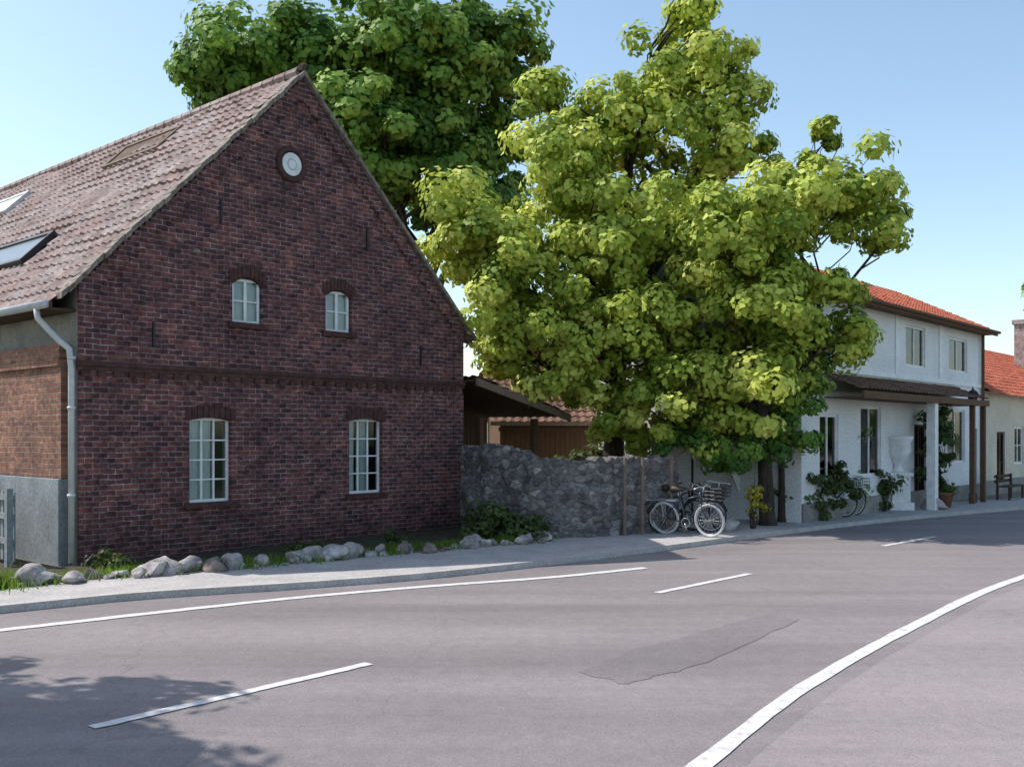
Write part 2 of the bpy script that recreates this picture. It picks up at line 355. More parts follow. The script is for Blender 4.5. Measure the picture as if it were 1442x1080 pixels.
def window(parent,tag,x0,x1,z0,z1,nx,nz,depth=.12,y=0,curtain=1,frame='white',fw=.05,mw=.022,sash=True):
    g=B(); yy=y+depth
    g.box(x0,x0+fw,yy-.03,yy+.03,z0,z1); g.box(x1-fw,x1,yy-.03,yy+.03,z0,z1)
    g.box(x0+fw,x1-fw,yy-.03,yy+.03,z0,z0+fw); g.box(x0+fw,x1-fw,yy-.03,yy+.03,z1-fw,z1)
    a0,a1,b0,b1=x0+fw,x1-fw,z0+fw,z1-fw
    for i in range(1,nx):
        xx=a0+(a1-a0)*i/nx; w=mw*(1.3 if sash and nx%2==0 and i==nx//2 else .8); g.box(xx-w/1.,xx+w/1.,yy-.022,yy+.02,b0,b1)
    for j in range(1,nz):
        zz=b0+(b1-b0)*j/nz; g.box(a0,a1,yy-.018,yy+.015,zz-mw*.6,zz+mw*.6)
    g.make('window_frame_'+tag,frame,parent)
    gl=B(); gl.poly([(x0,yy+.005,z0),(x1,yy+.005,z0),(x1,yy+.005,z1),(x0,yy+.005,z1)]); gl.make('window_glass_'+tag,'glass',parent)
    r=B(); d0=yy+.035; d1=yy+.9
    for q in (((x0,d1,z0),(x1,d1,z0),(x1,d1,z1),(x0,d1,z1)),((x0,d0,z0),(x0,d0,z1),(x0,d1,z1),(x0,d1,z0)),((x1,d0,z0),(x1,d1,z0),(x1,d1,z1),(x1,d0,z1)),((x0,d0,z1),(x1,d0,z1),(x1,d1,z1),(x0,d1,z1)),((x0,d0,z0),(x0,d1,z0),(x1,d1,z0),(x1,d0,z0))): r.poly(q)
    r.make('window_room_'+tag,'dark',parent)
    if curtain:
        c=B(); w=(x1-x0)
        for (s,t) in ([(0,.64),(.93,1)] if curtain==1 else [(0,.30),(.45,.68)] if curtain==2 else [(0,1)]):
            nn=24
            for i in range(nn):
                xa=x0+w*(s+(t-s)*i/nn); xb=x0+w*(s+(t-s)*(i+1)/nn)
                ya=yy+.06+.015*math.sin(i*1.6); yb=yy+.06+.015*math.sin((i+1)*1.6); c.poly([(xa,ya,z0),(xb,yb,z0),(xb,yb,z1),(xa,ya,z1)])
        c.make('curtain_'+tag,'curtain',parent)

# ------------------------------------------------------------ brick house
H=empty('brick_house',P0,ANG)
Wd=8.8; EZ=4.67; RX=4.35; RZ=9.12; LEN=17
sl=(RZ-EZ)/RX; sr=(RZ-EZ)/(Wd-RX)
holes=[(1.98,2.82,1.0,2.50),(5.54,6.42,1.0,2.52),(2.84,3.48,4.25,5.08),(4.95,5.60,4.25,5.08)]
bm=wall_holes(0,Wd,0,RZ+.2,holes,.22,[(Vector((0,0,EZ)),Vector((-sl,0,1)).normalized()),(Vector((Wd,0,EZ)),Vector((sr,0,1)).normalized())])
bm_obj(bm,'gable_wall','brick_gable',H)
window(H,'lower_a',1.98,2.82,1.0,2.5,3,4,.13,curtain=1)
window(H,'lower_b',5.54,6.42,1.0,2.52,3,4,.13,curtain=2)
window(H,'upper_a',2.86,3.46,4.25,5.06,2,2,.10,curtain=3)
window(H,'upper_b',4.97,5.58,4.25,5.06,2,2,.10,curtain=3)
b=B(); b.poly([(0,0,3.4),(0,LEN,3.4),(0,LEN,EZ),(0,0,EZ)]); b.poly([(0,0,0),(0,.22,0),(0,.22,3.4),(0,0,3.4)]); b.make('side_wall_upper','plaster_grey',H)
b=B(); b.poly([(Wd,0,0),(Wd,LEN,0),(Wd,LEN,EZ),(Wd,0,EZ)]); b.poly([(0,LEN,0),(Wd,LEN,0),(Wd,LEN,EZ),(RX,LEN,RZ),(0,LEN,EZ)]); b.make('rear_walls','brick_side',H)
b=B(); b.box(-.17,0,.22,LEN,1.5,3.30); b.make('side_wall_brick','brick_side',H)
b=B(); b.box(-.22,0,.22,LEN,3.30,3.42); b.box(-.20,0,.22,LEN,3.42,3.66); b.make('side_wall_ledge','brick_side',H,bevel=.01)
b=B(); b.box(-.21,0,.22,LEN,0,1.49); b.make('side_plinth','plaster_blue',H,bevel=.015)
b=B()
b.box(-.02,Wd+.02,-.05,0,3.24,3.31); b.box(-.03,Wd+.03,-.08,0,3.313,3.39)
for i in range(int(Wd/.27)): b.box(.05+i*.27,.18+i*.27,-.045,0,3.14,3.237)
for hi,h in enumerate(holes):
    zt=h[3]; w=h[1]-h[0]; n=9; rise=.14 if hi>1 else .05
    b.box(h[0]-.1,h[1]+.1,-.07,.02,h[2]-.10,h[2]-.002)
    for i in range(n):
        x=h[0]-.08+(w+.16)*i/n; zc=zt+.012-rise*(1-math.sin(math.pi*(i+.5)/n)); b.box(x+.006,x+(w+.16)/n-.006,-.028,.0,zc,zc+.21)
    m_=14
    for i in range(m_):
        xa=h[0]+.001+(w-.002)*i/m_; xb=h[0]+.001+(w-.002)*(i+1)/m_; tc_=(2*((xa+xb)/2-h[0])/w-1); zc=zt-rise*tc_*tc_
        if zt-zc>.004: b.box(xa,xb,.004,.19,zc,zt-.001)
b.make('brick_trim','brick_trim',H)
b=B()
def along(side,t):
    return (t*RX,EZ+t*(RZ-EZ)) if side==0 else (Wd-t*(Wd-RX),EZ+t*(RZ-EZ))
for side in(0,1):
    n=46
    for i in range(n):
        x,z=along(side,(i+.5)/n); b.box(x-.048,x+.048,-.045,0,z-.42-.04*(i%2),z-.06)
for x0,x1 in((.0,.30),(Wd-.30,Wd)): b.box(x0,x1,-.035,0,.0,3.13); b.box(x0,x1,-.035,0,3.40,EZ-.1)
b.make('gable_relief','brick_gable',H)
b=B()
for side in (0,1):
    a,c,y0,y1,up=-.07,1.0,-.13,.12,.08
    n=40
    for i in range(n):
        xa,za=along(side,a+(c-a)*i/n); xb,zb=along(side,a+(c-a)*(i+1)/n); j=random.uniform(-.018,.018)
        g=len(b.v); xb2=xb-(xb-xa)*.05; zb2=zb-(zb-za)*.05
        for (x,z) in((xa,za),(xb2,zb2)):
            b.v+=[(x,y0+j,z-.02+j),(x,y1,z-.02),(x,y1,z+up+j),(x,y0+j,z+up+j)]
        b.f+=[[g,g+1,g+2,g+3],[g+4,g+7,g+6,g+5],[g,g+4,g+5,g+1],[g+1,g+5,g+6,g+2],[g+2,g+6,g+7,g+3],[g+3,g+7,g+4,g]]
b.make('verge','verge',H)
b=B(); b.ring((4.12,-.02,7.36),(1,0,0),(0,0,1),.29,.06,24,6); b.make('oculus_ring','brick_trim',H,True)
b=B(); n=24
pf=[(4.12+.22*math.cos(2*math.pi*i/n),7.36+.22*math.sin(2*math.pi*i/n)) for i in range(n)]
b.poly([(x,-.04,z) for x,z in pf]); 
for i in range(n):
    x,z=pf[i];x2,z2=pf[(i+1)%n]; b.poly([(x,0,z),(x2,0,z2),(x2,-.04,z2),(x,-.04,z)])
b.make('oculus_plate','white',H)
b=B(); b.ring((4.12,-.045,7.36),(1,0,0),(0,0,1),.10,.012,20,5); b.make('oculus_detail','zinc',H)
b=B()
for x,z in((1.3,3.9),(7.5,3.9),(2.6,6.2),(6.0,6.2)): b.box(x-.02,x+.02,-.03,0,z-.22,z+.22)
b.make('wall_anchors','iron',H)
b=B()
for x,z,w in((1.75,5.55,.10),(2.05,5.4,.13),(6.95,2.05,.2)): b.box(x,x+w,-.012,0,z,z+.07)
b.make('mortar_repairs','verge',H)
def roof(name,mat,parent,p_eave,p_ridge,length,y0,tw=.24,rows=20,lift=.03):
    ev=Vector(p_eave);rd=Vector(p_ridge);d=rd-ev;nrm=Vector((-d.z,0,d.x)).normalized()
    if nrm.z<0: nrm=-nrm
    ny=int(length/tw)*4; v=[];f=[]
    wav=[0,.02,.045,.02]
    prev=None
    for r in range(rows):
        for (t,h) in((r/rows,lift),((r+1)/rows,0.0)):
            row=[]
            for j in range(ny+1):
                k=j//4
                jit=noise.noise(Vector((r*3.1,k*1.7,0)))*.02+noise.noise(Vector((r*.25,k*.12,5)))*.07
                p=ev+d*t+nrm*(h+wav[j%4]+jit); row.append(len(v)); v.append((p.x,y0+length*j/ny,p.z))
            if prev:
                for j in range(ny): f.append([prev[j],prev[j+1],row[j+1],row[j]])
            prev=row
    return obj(name,v,f,mat,parent)
roof('roof_slope_west','tiles_old',H,(-.42,0,EZ-.40),(RX,0,RZ+.03),LEN,.06,rows=22)
roof('roof_slope_east','tiles_old',H,(Wd+.42,0,EZ-.40),(RX,0,RZ+.03),LEN,.06,rows=22)
b=B(); 
for i in range(int(LEN/.38)):
    y=.0+i*.38; b.tube([(RX,y,RZ+.05),(RX,y+.4,RZ+.07)],[.13,.11],8)
b.make('ridge_tiles','tiles_old',H)
b=B(); b.tube([(RX,0,RZ+.06),(RX+.02,.0,RZ+.16),(RX+.05,0,RZ+.2),(RX+.16,0,RZ+.24)],[.10,.08,.07,.02],7); b.make('finial','darkwood',H)
b=B(); b.box(-.44,-.40,.0,LEN,EZ-.50,EZ-.36); b.box(-.40,0,.05,LEN,EZ-.50,EZ-.46); b.make('soffit','darkwood',H)
b=B(); b.tube([(-.50,.02,EZ-.42),(-.50,LEN,EZ-.40)],.07,8); b.tube([(-.50,.35,EZ-.45),(-.48,.34,EZ-.62),(-.25,.15,EZ-.95),(-.12,.03,EZ-1.1),(-.09,.02,EZ-1.4),(-.09,.02,.15)],.05,10)
for z in(1.2,2.6,3.4): b.tube([(-.09,.02,z),(-.09,.02,z+.05)],.065,10)
b.make('gutter_downpipe','zinc',H,True)
def sky_l(tag,u0,u1,s0,s1,matf,glassmat,lift=.10):
    d=Vector((RX+.42,0,RZ-EZ+.43)); d/=d.length; n=Vector((-d.z,0,d.x))
    def pt(u,s,h): return (u+n.x*h, s, EZ+.03+(u)*sl+n.z*h)
    g=B(); w=.07
    for a,b2,c,e2 in((u0,u1,s0,s0+w),(u0,u1,s1-w,s1),(u0,u0+w*.8,s0+w,s1-w),(u1-w*.8,u1,s0+w,s1-w)):
        k=len(g.v); g.v+=[pt(a,c,-.06),pt(b2,c,-.06),pt(b2,e2,-.06),pt(a,e2,-.06),pt(a,c,lift),pt(b2,c,lift),pt(b2,e2,lift),pt(a,e2,lift)]
        g.f+=[[k+i for i in q] for q in((3,2,1,0),(4,5,6,7),(0,1,5,4),(1,2,6,5),(2,3,7,6),(3,0,4,7))]
    g.make('skylight_frame_'+tag,matf,H)
    q=B(); q.poly([pt(u0+.05,s0+w,lift*.75),pt(u1-.05,s0+w,lift*.75),pt(u1-.05,s1-w,lift*.75),pt(u0+.05,s1-w,lift*.75)]); q.make('skylight_pane_'+tag,glassmat,H)
sky_l('hatch',3.3,3.9,3.4,5.8,'wood','brown_open',.12)
sky_l('mid',.70,1.35,3.7,6.4,'iron','skydark',.14)
sky_l('far',2.9,3.5,10,12.2,'zinc','white',.14)

b=B()
def slopebox(b,xa,za,xb,zb,y0,y1,th):
    k=len(b.v); b.v+=[(xa,y0,za),(xb,y0,zb),(xb,y1,zb),(xa,y1,za),(xa,y0,za+th),(xb,y0,zb+th),(xb,y1,zb+th),(xa,y1,za+th)]
    b.f+=[[k+i for i in q] for q in((3,2,1,0),(4,5,6,7),(0,1,5,4),(1,2,6,5),(2,3,7,6),(3,0,4,7))]
C=empty('wooden_shed',P0,ANG)
slopebox(b,8.85,3.40,12.1,2.66,-.35,5.5,.05); b.make('roof_deck','darkwood',C)
roof('roof_tiles','tiles_brown',C,(12.2,0,2.72),(8.85,0,3.50),6.0,-.38,rows=9)
b=B(); slopebox(b,8.85,3.30,12.2,2.54,-.44,-.37,.17); b.make('fascia','wood',C)
b=B()
for x in(9.9,11.9):
    for y in (.5,5.2): b.box(x-.07,x+.07,y-.07,y+.07,0,2.6)
for i in range(20):
    x=8.9+i*.16; b.box(x,x+.145,2.3,2.33,0,3.3-(x-8.85)*.227)
for i in range(24):
    y=2.6+i*.115; b.box(11.95,11.975,y,y+.105,0,2.5)
b.box(9.0,11.8,1.0,1.5,1.0,1.08)
b.make('boards_and_posts','brownwood',C)

# ------------------------------------------------------------ rubble garden wall
def rough_wall(name,P,hs,th=.3,mat='rubble'):
    v=[];f=[]; C=resample([Vector((p[0],p[1],0)) for p in P],110); Hh=np.interp(np.linspace(0,1,110),np.linspace(0,1,len(hs)),hs)
    A=offset(C,-th/2);D=offset(C,th/2); nz=14
    for i in range(110):
        prof=[(A[i],z/nz) for z in range(nz+1)]+[(D[i],1-z/nz) for z in range(nz+1)]
        top=Hh[i]+.12*noise.noise(Vector((i*.30,0,1)))+.07*noise.noise(Vector((i*.9,3,1)))
        for (p,t) in prof:
            o=.09*noise.noise(Vector((p.x*2.8,p.y*2.8,t*5))); n=(A[i]-D[i]).normalized()
            v.append((p.x+n.x*o,p.y+n.y*o,t*top))
    m=2*nz+2
    for i in range(109):
        for j in range(m-1): f.append([i*m+j,(i+1)*m+j,(i+1)*m+j+1,i*m+j+1])
    f.append(list(range(m))); f.append([109*m+j for j in range(m)][::-1])
    return obj(name,v,f,mat)
rough_wall('rubble_wall',[(-1.02,22.0),(-.3,21.0),(.42,20.3),(1.6,20.6),(3.55,21.8)],[1.95,1.95,1.66,1.72,1.66])
Pg=empty('fence_posts',(2.3,20.85,0),math.radians(28)); b=B()
for x in(0,.45,1.2): b.tube([(x,-.1,0),(x+.01,-.1,1.72)],[.04,.035],8)
b.make('posts','wood',Pg)

def boulder(name,x,y,z,s,seed,mat,flat=.62):
    bm=bmesh.new(); bmesh.ops.create_icosphere(bm,subdivisions=3,radius=1)
    rs=np.random.default_rng(seed); off=Vector(rs.uniform(-50,50,3)); sx,sy=rs.uniform(.8,1.5),rs.uniform(.7,1.0)
    pl=[(Vector(rs.normal(size=3)).normalized(),rs.uniform(.42,.78)) for _ in range(10)]
    for q in bm.verts:
        p=q.co.copy()
        for n,dv in pl:
            dd=p.dot(n)
            if dd>dv: p-=n*(dd-dv)*.97
        p*=1+.22*noise.noise(q.co*1.6+off)+.06*noise.noise(q.co*5+off)
        q.co=Vector((p.x*sx*s,p.y*sy*s,p.z*flat*s))
    me=bpy.data.meshes.new(name); bm.to_mesh(me); bm.free(); me.materials.append(M[mat])
    me.polygons.foreach_set('use_smooth',[seed%3>0]*len(me.polygons))
    o=bpy.data.objects.new(name,me); o.location=(x,y,z+s*flat*.45); o.rotation_euler=(rs.uniform(-.2,.2),rs.uniform(-.2,.2),rs.uniform(0,6)); COL.objects.link(o); return o
SR=empty('boulder_row',(0,0,0))
path=catmull([(-7.2,13.65),(-6.1,14.4),(-5.1,15.15),(-3.6,16.3),(-2.1,17.5),(-.9,18.5),(.3,19.3)],8)
path=resample(path,40)
for i,p in enumerate(path):
    s=random.choice([.13,.16,.2,.24,.31])*(1.08 if i<22 else .85)
    o=boulder('stone_%d'%i,p.x+random.uniform(-.15,.15),p.y+random.uniform(-.15,.15),.1,s,i+3,'stone' if random.random()<.62 else 'stone_brown',random.uniform(.5,.85)); o.parent=SR
    for q in range(random.choice([0,1,2])):
        o=boulder('stone_small_%d_%d'%(i,q),p.x+random.uniform(-.4,.3),p.y+random.uniform(-.15,.5),.1,s*random.uniform(.35,.65),i+90+q*50,'stone_brown' if random.random()<.5 else 'stone'); o.parent=SR
boulder('boulder',11.9,28.0,.1,.42,500,'stone')
boulder('boulder',4.7,21.9,.1,.3,503,'stone')
boulder('boulder',.55,19.8,.1,.26,504,'stone')

# ------------------------------------------------------------ foliage
def foliage(name,lobes,leaf,mat,parent,seed,lpc=60,cr=(.35,.65),shell=.4,tbias=0.0,flat=.75,rn=.18):
    r=np.random.default_rng(seed); cs=[];
    for (cx,cy,cz,rx,ry,rz,n) in lobes:
        d=r.normal(size=(n,3)); d/=np.linalg.norm(d,axis=1)[:,None]; rad=r.uniform(0,1,n)**shell
        rad*=1+rn*r.normal(size=n)
        c=np.array([cx,cy,cz])+d*rad[:,None]*np.array([rx,ry,rz])
        cs.append(np.hstack([c,d]))
    cs=np.vstack(cs); nc=len(cs); CR=r.uniform(cr[0],cr[1],nc)*np.where(r.uniform(0,1,nc)<.25,.6,1); T=np.clip(r.normal(.5,.24,nc)+tbias,0,1)
    idx=np.repeat(np.arange(nc),lpc); n=len(idx)
    d=r.normal(size=(n,3)); d/=np.linalg.norm(d,axis=1)[:,None]
    pos=cs[idx,:3]+d*(CR[idx]*r.uniform(.5,1.08,n))[:,None]*np.array([1,1,flat])
    nr=d*1.2+np.array([0,0,.4])+r.normal(size=(n,3))*.30+cs[idx,3:]*.5; nr/=np.linalg.norm(nr,axis=1)[:,None]
    t=np.cross(nr,r.normal(size=(n,3))); t/=np.linalg.norm(t,axis=1)[:,None]; bt=np.cross(nr,t)
    L=(leaf*r.uniform(.65,1.35,n))[:,None]
    v=np.empty((n,4,3)); 
    v[:,0]=pos-t*L*.55; v[:,1]=pos+bt*L*.42-nr*L*.08-t*L*.05; v[:,2]=pos+t*L*.6; v[:,3]=pos-bt*L*.42-nr*L*.08-t*L*.05
    me=bpy.data.meshes.new(name); me.vertices.add(n*4); me.vertices.foreach_set('co',v.reshape(-1).astype(np.float32))
    me.loops.add(n*4); me.loops.foreach_set('vertex_index',np.arange(n*4,dtype=np.int32))
    me.polygons.add(n); me.polygons.foreach_set('loop_start',np.arange(0,n*4,4,dtype=np.int32)); me.polygons.foreach_set('loop_total',np.full(n,4,dtype=np.int32))
    me.update(calc_edges=True)
    a=me.attributes.new('tint','FLOAT','POINT'); tv=np.clip(T[idx]+r.normal(0,.12,n),0,1); a.data.foreach_set('value',np.repeat(tv,4).astype(np.float32))
    me.materials.append(M[mat]); o=bpy.data.objects.new(name,me); COL.objects.link(o); o.parent=parent; return o
def limb(b,p0,p1,r0,r1,wob,seed,n=7):
    rs=random.Random(seed); p0=Vector(p0);p1=Vector(p1); pts=[];rad=[]
    L=(p1-p0).length
    for i in range(n):
        t=i/(n-1); q=p0.lerp(p1,t); q.z+=math.sin(t*math.pi)*L*.06
        if 0<i<n-1: q+=Vector((rs.uniform(-1,1),rs.uniform(-1,1),rs.uniform(-.5,.5)))*wob*L*.06
        pts.append(q); rad.append(r0+(r1-r0)*t**.8)
    b.tube(pts,rad,9); return pts
def tree(name,base,trunk_top,r,lobes,leaf,mat,seed,**kw):
    T=empty(name,(base[0],base[1],0)); off=Vector((base[0],base[1],0))
    lob=[(l[0]-off.x,l[1]-off.y,*l[2:]) for l in lobes]
    b=B(); tt=Vector(trunk_top)-off
    b.tube([(0,0,0),(0,0,.25),(tt.x*.3,tt.y*.3,tt.z*.35),(tt.x*.7,tt.y*.7,tt.z*.7),tt],[r*1.6,r*1.15,r,r*.88,r*.7],12)
    for i,l in enumerate(lob):
        pts=limb(b,tt*random.uniform(.72,1.0),(l[0],l[1],l[2]),r*.5,r*.1,1.3,seed+i)
        for k in range(5):
            d=Vector((random.gauss(0,1),random.gauss(0,1),random.gauss(.2,.8))).normalized()
            q=pts[random.choice([3,4,5,6])]; limb(b,q,Vector((l[0]+d.x*l[3]*.85,l[1]+d.y*l[4]*.85,l[2]+d.z*l[5]*.85)),r*.17,r*.03,1.5,seed*7+i*9+k,6)
    b.make('trunk_and_limbs','bark',T,True)
    foliage('crown',lob,leaf,mat,T,seed,**kw); return T
def PX(px,py,Y): # photo survey bearing at a known distance -> world point
    return ((px-721)/1400*Y,Y,2.2+(612-py)/1400*Y)
def lb(px,py,Y,rw,rd,rh,n):
    x,y,z=PX(px,py,Y); k=Y/1400; return (x,y,z,rw*k,rd,rh*k,n)
Lb=[lb(355,90,37,90,2.6,66,75),lb(480,110,38,120,3.5,92,120),lb(610,110,38,120,3.5,97,130),lb(700,85,38,62,2.6,70,52),lb(560,70,37,110,3,55,70),
    lb(560,230,38,120,3.5,90,100),lb(660,240,38,85,3,90,70),lb(300,110,36,48,2,38,20),lb(500,180,36,90,3,60,60),lb(690,330,38,50,2.4,50,30)]
tree('chestnut_tree',(-4.2,38.5),(-4.3,38.5,7.5),.5,Lb,.25,'leaf_back',21,lpc=120,cr=(.5,.9))
La=[lb(880,175,26,100,2.4,58,54),lb(960,90,26,80,2.2,58,44),lb(800,230,25,85,2.2,68,54),lb(700,350,24,95,2.2,58,60),lb(640,300,24,42,1.4,40,18),
    lb(720,440,24,70,2.2,60,40),lb(870,340,25,120,2.6,90,80),lb(960,25,26,38,1.6,28,12),lb(1030,150,26,52,1.8,58,24),lb(790,520,25,65,2,60,34),lb(1000,230,26,80,2.2,55,36),lb(765,125,26,32,1.3,36,11),
    lb(700,510,25,38,1.5,34,12)]
tree('linden_tree',(2.6,26.2),(2.8,26,4.6),.28,La,.155,'leaf_front',33,lpc=130,cr=(.34,.62),rn=.2)
Lc=[lb(1010,330,23,108,2.3,72,64),lb(1120,290,23,82,2,66,42),lb(1195,270,23,56,1.6,50,19),lb(1238,320,23,32,1.2,40,9),lb(1080,420,23,95,2.3,78,62),lb(960,470,24,90,2.2,80,52),
    lb(1020,550,23.5,80,1.9,70,50),lb(900,570,24.5,85,2,65,42),lb(1190,478,23,50,1.2,32,18),lb(1165,195,23,22,.9,16,4),lb(1110,510,23.5,60,1.5,60,34),lb(860,440,24,80,2,70,45),lb(1170,400,23,36,1,34,12)]
tree('linden_tree',(5.95,23.2),(5.8,23.2,3.6),.17,Lc,.15,'leaf_front',55,lpc=130,cr=(.31,.57),tbias=-.06,rn=.2)
Ld=[lb(1110,600,23.4,50,1.0,52,20),lb(1145,530,23.5,36,.9,46,14),lb(1040,630,23,40,.8,36,12),lb(960,625,23.4,40,.7,30,9)]
tree('young_linden',(6.5,24.0),(6.5,24.0,2.4),.08,Ld,.13,'leaf_back',58,lpc=100,cr=(.22,.42),tbias=-.2)
tree('roadside_tree',(-10.2,8.0),(-10.1,7.9,4.2),.25,[(-10.2,7.6,7,2.9,2.4,1.8,150),(-8.7,7.6,6.5,1.7,1.3,1.0,42),(-10.8,8.8,7,1.7,1.5,1.2,45),(-8.1,5.9,6.5,1.7,1.0,1.0,34)],.22,'leaf_front',77,lpc=90,cr=(.38,.62))
tree('distant_tree',(27.5,50),(27.5,50,5),.3,[(27.1,50,8.4,1.4,1.4,2.2,30)],.35,'leaf_back',88,lpc=50,cr=(.5,.8))

def shrub(name,x,y,lobes,mat,leaf,seed,lpc=50,cr=(.15,.3)):
    T=empty(name,(x,y,.08)); b=B()
    for i in range(7):
        l=lobes[i%len(lobes)]; limb(b,(random.uniform(-.08,.08),random.uniform(-.08,.08),0),(l[0]+random.uniform(-.5,.5)*l[3],l[1]+random.uniform(-.5,.5)*l[4],l[2]+random.uniform(0,.6)*l[5]),.02,.006,1.2,seed+i)
    b.make('stems','bark',T); foliage('leaves',lobes,leaf,mat,T,seed,lpc=lpc,cr=cr); return T
shrub('shrub',-.45,20.0,[(0,0,.35,.6,.5,.38,30),(.5,-.1,.28,.4,.4,.25,14)],'leaf_shrub',.08,101)
shrub('shrub',.35,19.85,[(0,0,.25,.35,.3,.25,14)],'leaf_shrub',.08,102)
shrub('shrub',-2.2,18.5,[(0,0,.15,.3,.3,.15,10)],'leaf_shrub',.07,103,cr=(.1,.2))
shrub('shrub',-6.2,15.4,[(0,0,.12,.4,.3,.12,12)],'leaf_shrub',.06,104,cr=(.08,.18))
shrub('shrub',-3.6,17.4,[(0,0,.12,.5,.3,.14,14)],'leaf_shrub',.06,114,cr=(.08,.18))
shrub('birch_shrub',8.9,26.8,[(0,0,1.7,.62,.6,1.3,38),(.1,0,.7,.75,.6,.6,16),(-.1,0,2.9,.3,.3,.5,8)],'leaf_pale',.09,105,lpc=30,cr=(.15,.32))
shrub('climbing_plant',12.35,28.9,[(0,0,1.6,.38,.35,1.4,30),(.2,0,2.6,.5,.3,.3,9)],'leaf_shrub',.12,106,cr=(.18,.32))
shrub('hedge_plant',5.4,22.3,[(0,0,.8,.22,.22,.6,10)],'leaf_sunlit',.08,107,cr=(.1,.2),lpc=30)
shrub('hedge_plant',7.2,24.4,[(0,0,.6,.8,.5,.55,26),(.9,.5,.9,.6,.5,.7,20)],'leaf_shrub',.10,108)
shrub('hedge_plant',10.2,27.3,[(0,0,.6,.45,.4,.55,16)],'leaf_shrub',.10,109)
shrub('shade_hedge',2.2,27.3,[(0,0,.9,2.6,.6,.8,80),(4.5,0,1.5,1.8,.7,1.4,90)],'leaf_shrub',.15,110,cr=(.25,.42))  # added to stand in for the dark shade under the trees
def grass(name,pts,n,seed,h=.14):
    r=random.Random(seed); T=B()
    for i in range(n):
        a=r.choice(pts); x=a[0]+r.gauss(0,a[2]); y=a[1]+r.gauss(0,a[2]); t=r.uniform(0,6.28); w=.012; hh=h*r.uniform(.5,1.3); dx,dy=r.gauss(0,.05),r.gauss(0,.05)
        T.poly([(x-w*math.cos(t),y-w*math.sin(t),.1),(x+w*math.cos(t),y+w*math.sin(t),.1),(x+dx,y+dy,.1+hh)])
    o=T.make(name,'grass'); a=o.data.attributes.new('tint','FLOAT','POINT')
    a.data.foreach_set('value',[r.random() for _ in range(len(o.data.vertices))]); return o
grass('grass',[(-7.6,13.6,.35),(-8.2,13.9,.5),(-7.2,13.9,.2)],6000,1)
gp=[(p.x+random.uniform(-.2,.3),p.y+random.uniform(.1,.6),.16) for p in path]
grass('grass',gp,4000,2,.13)
slab('grass_verge',[(-7.05,13.25),(-7.3,14.6),(-12,15),(-14,9.5),(-11.3,9.9)],.05,.118,'ground')

Fe=empty('garden_fence',W(-.75,.6),ANG+math.pi/2)
b=B()
for z in(.45,.85,1.15): b.box(0,4,-.02,.02,z,z+.09)
for i in range(28): b.box(.03+i*.145,.12+i*.145,-.045,-.022,.18,1.28)
for x in(0,1.9,3.9): b.box(x-.05,x+.05,.022,.12,0,1.35)
b.make('fence_boards','plaster_blue',Fe)

# ------------------------------------------------------------ white house at right
Q=Vector((12.4,29.9,0))
Hh=empty('white_house',Q,ANG); x0,x1=-8.3,5.4; ez=5.70
hol=[(-1.55,.03,4.19,5.38),(2.15,3.95,4.22,5.3),(-4.8,-3.4,1.1,2.95),(2.0,3.7,1.3,3.0),(-.9,.1,.1,2.5),(-7.3,-6.2,1.1,2.7),(-5.6,-4.4,4.2,5.3),(4.3,5.0,.1,2.4)]
bm=wall_holes(x0,x1,0,ez,hol,.16); bm_obj(bm,'front_wall','white_wall',Hh)
for i,h in enumerate(hol):
    window(Hh,'w%d'%i,*h,2,1 if h[2]>.5 else 3,.08,curtain=0,frame='white' if h[2]>.5 else 'darkwood',fw=.06)
b=B(); b.poly([(x0,0,0),(x0,6,0),(x0,6,ez),(x0,3,7.25),(x0,0,ez)]); b.poly([(x1,0,0),(x1,6,0),(x1,6,ez),(x1,3,7.25),(x1,0,ez)]); b.poly([(x0,6,0),(x1,6,0),(x1,6,ez),(x0,6,ez)]); b.make('end_walls','white_wall',Hh)
def roof_x(name,mat,parent,xa,xb,ye,ze,yr,zr,rows,tw=.24):
    d=Vector((0,yr-ye,zr-ze)); n=Vector((0,-d.z,d.y)).normalized(); n=n if n.z>0 else -n
    nx=int((xb-xa)/tw)*4; wav=[0,.02,.045,.02]; v=[];f=[];prev=None
    for r in range(rows):
        for t,h in((r/rows,.03),((r+1)/rows,0)):
            row=[]
            for j in range(nx+1):
                p=Vector((0,ye,ze))+d*t+n*(h+wav[j%4]+noise.noise(Vector((r*3.1,(j//4)*1.7,0)))*.012); row.append(len(v)); v.append((xa+(xb-xa)*j/nx,p.y,p.z))
            if prev:
                for j in range(nx): f.append([prev[j],prev[j+1],row[j+1],row[j]])
            prev=row
    return obj(name,v,f,mat,parent)
roof_x('roof_front','tiles_red',Hh,x0-.25,x1+.25,-.45,ez-.05,3,7.35,14)
roof_x('roof_back','tiles_red',Hh,x0-.25,x1+.25,6.45,ez-.05,3,7.35,14)
b=B(); b.box(x0-.2,x1+.2,-.42,.0,ez-.12,ez-.05); b.box(x0-.25,x1+.25,-.48,-.425,ez-.16,ez-.02); b.make('eaves','brownwood',Hh)
b=B(); b.tube([(x0-.25,-.53,ez-.05),(x1+.25,-.53,ez-.05)],.05,8); b.tube([(x1-.1,-.10,ez-.1),(x1-.1,-.10,.1)],.05,8); b.make('gutter','brownwood',Hh)
b=B(); b.box(-5.6,-5.0,2.2,2.7,6.4,7.9); b.box(-5.66,-4.94,2.14,2.76,7.9,8.0); b.make('chimney','brick_trim',Hh)
b=B(); b.box(x0,x1,-.05,0,.0,.55); b.make('plinth','plaster_grey',Hh)
b=B(); b.box(x0,x1,-.06,-.0,3.78,3.9)
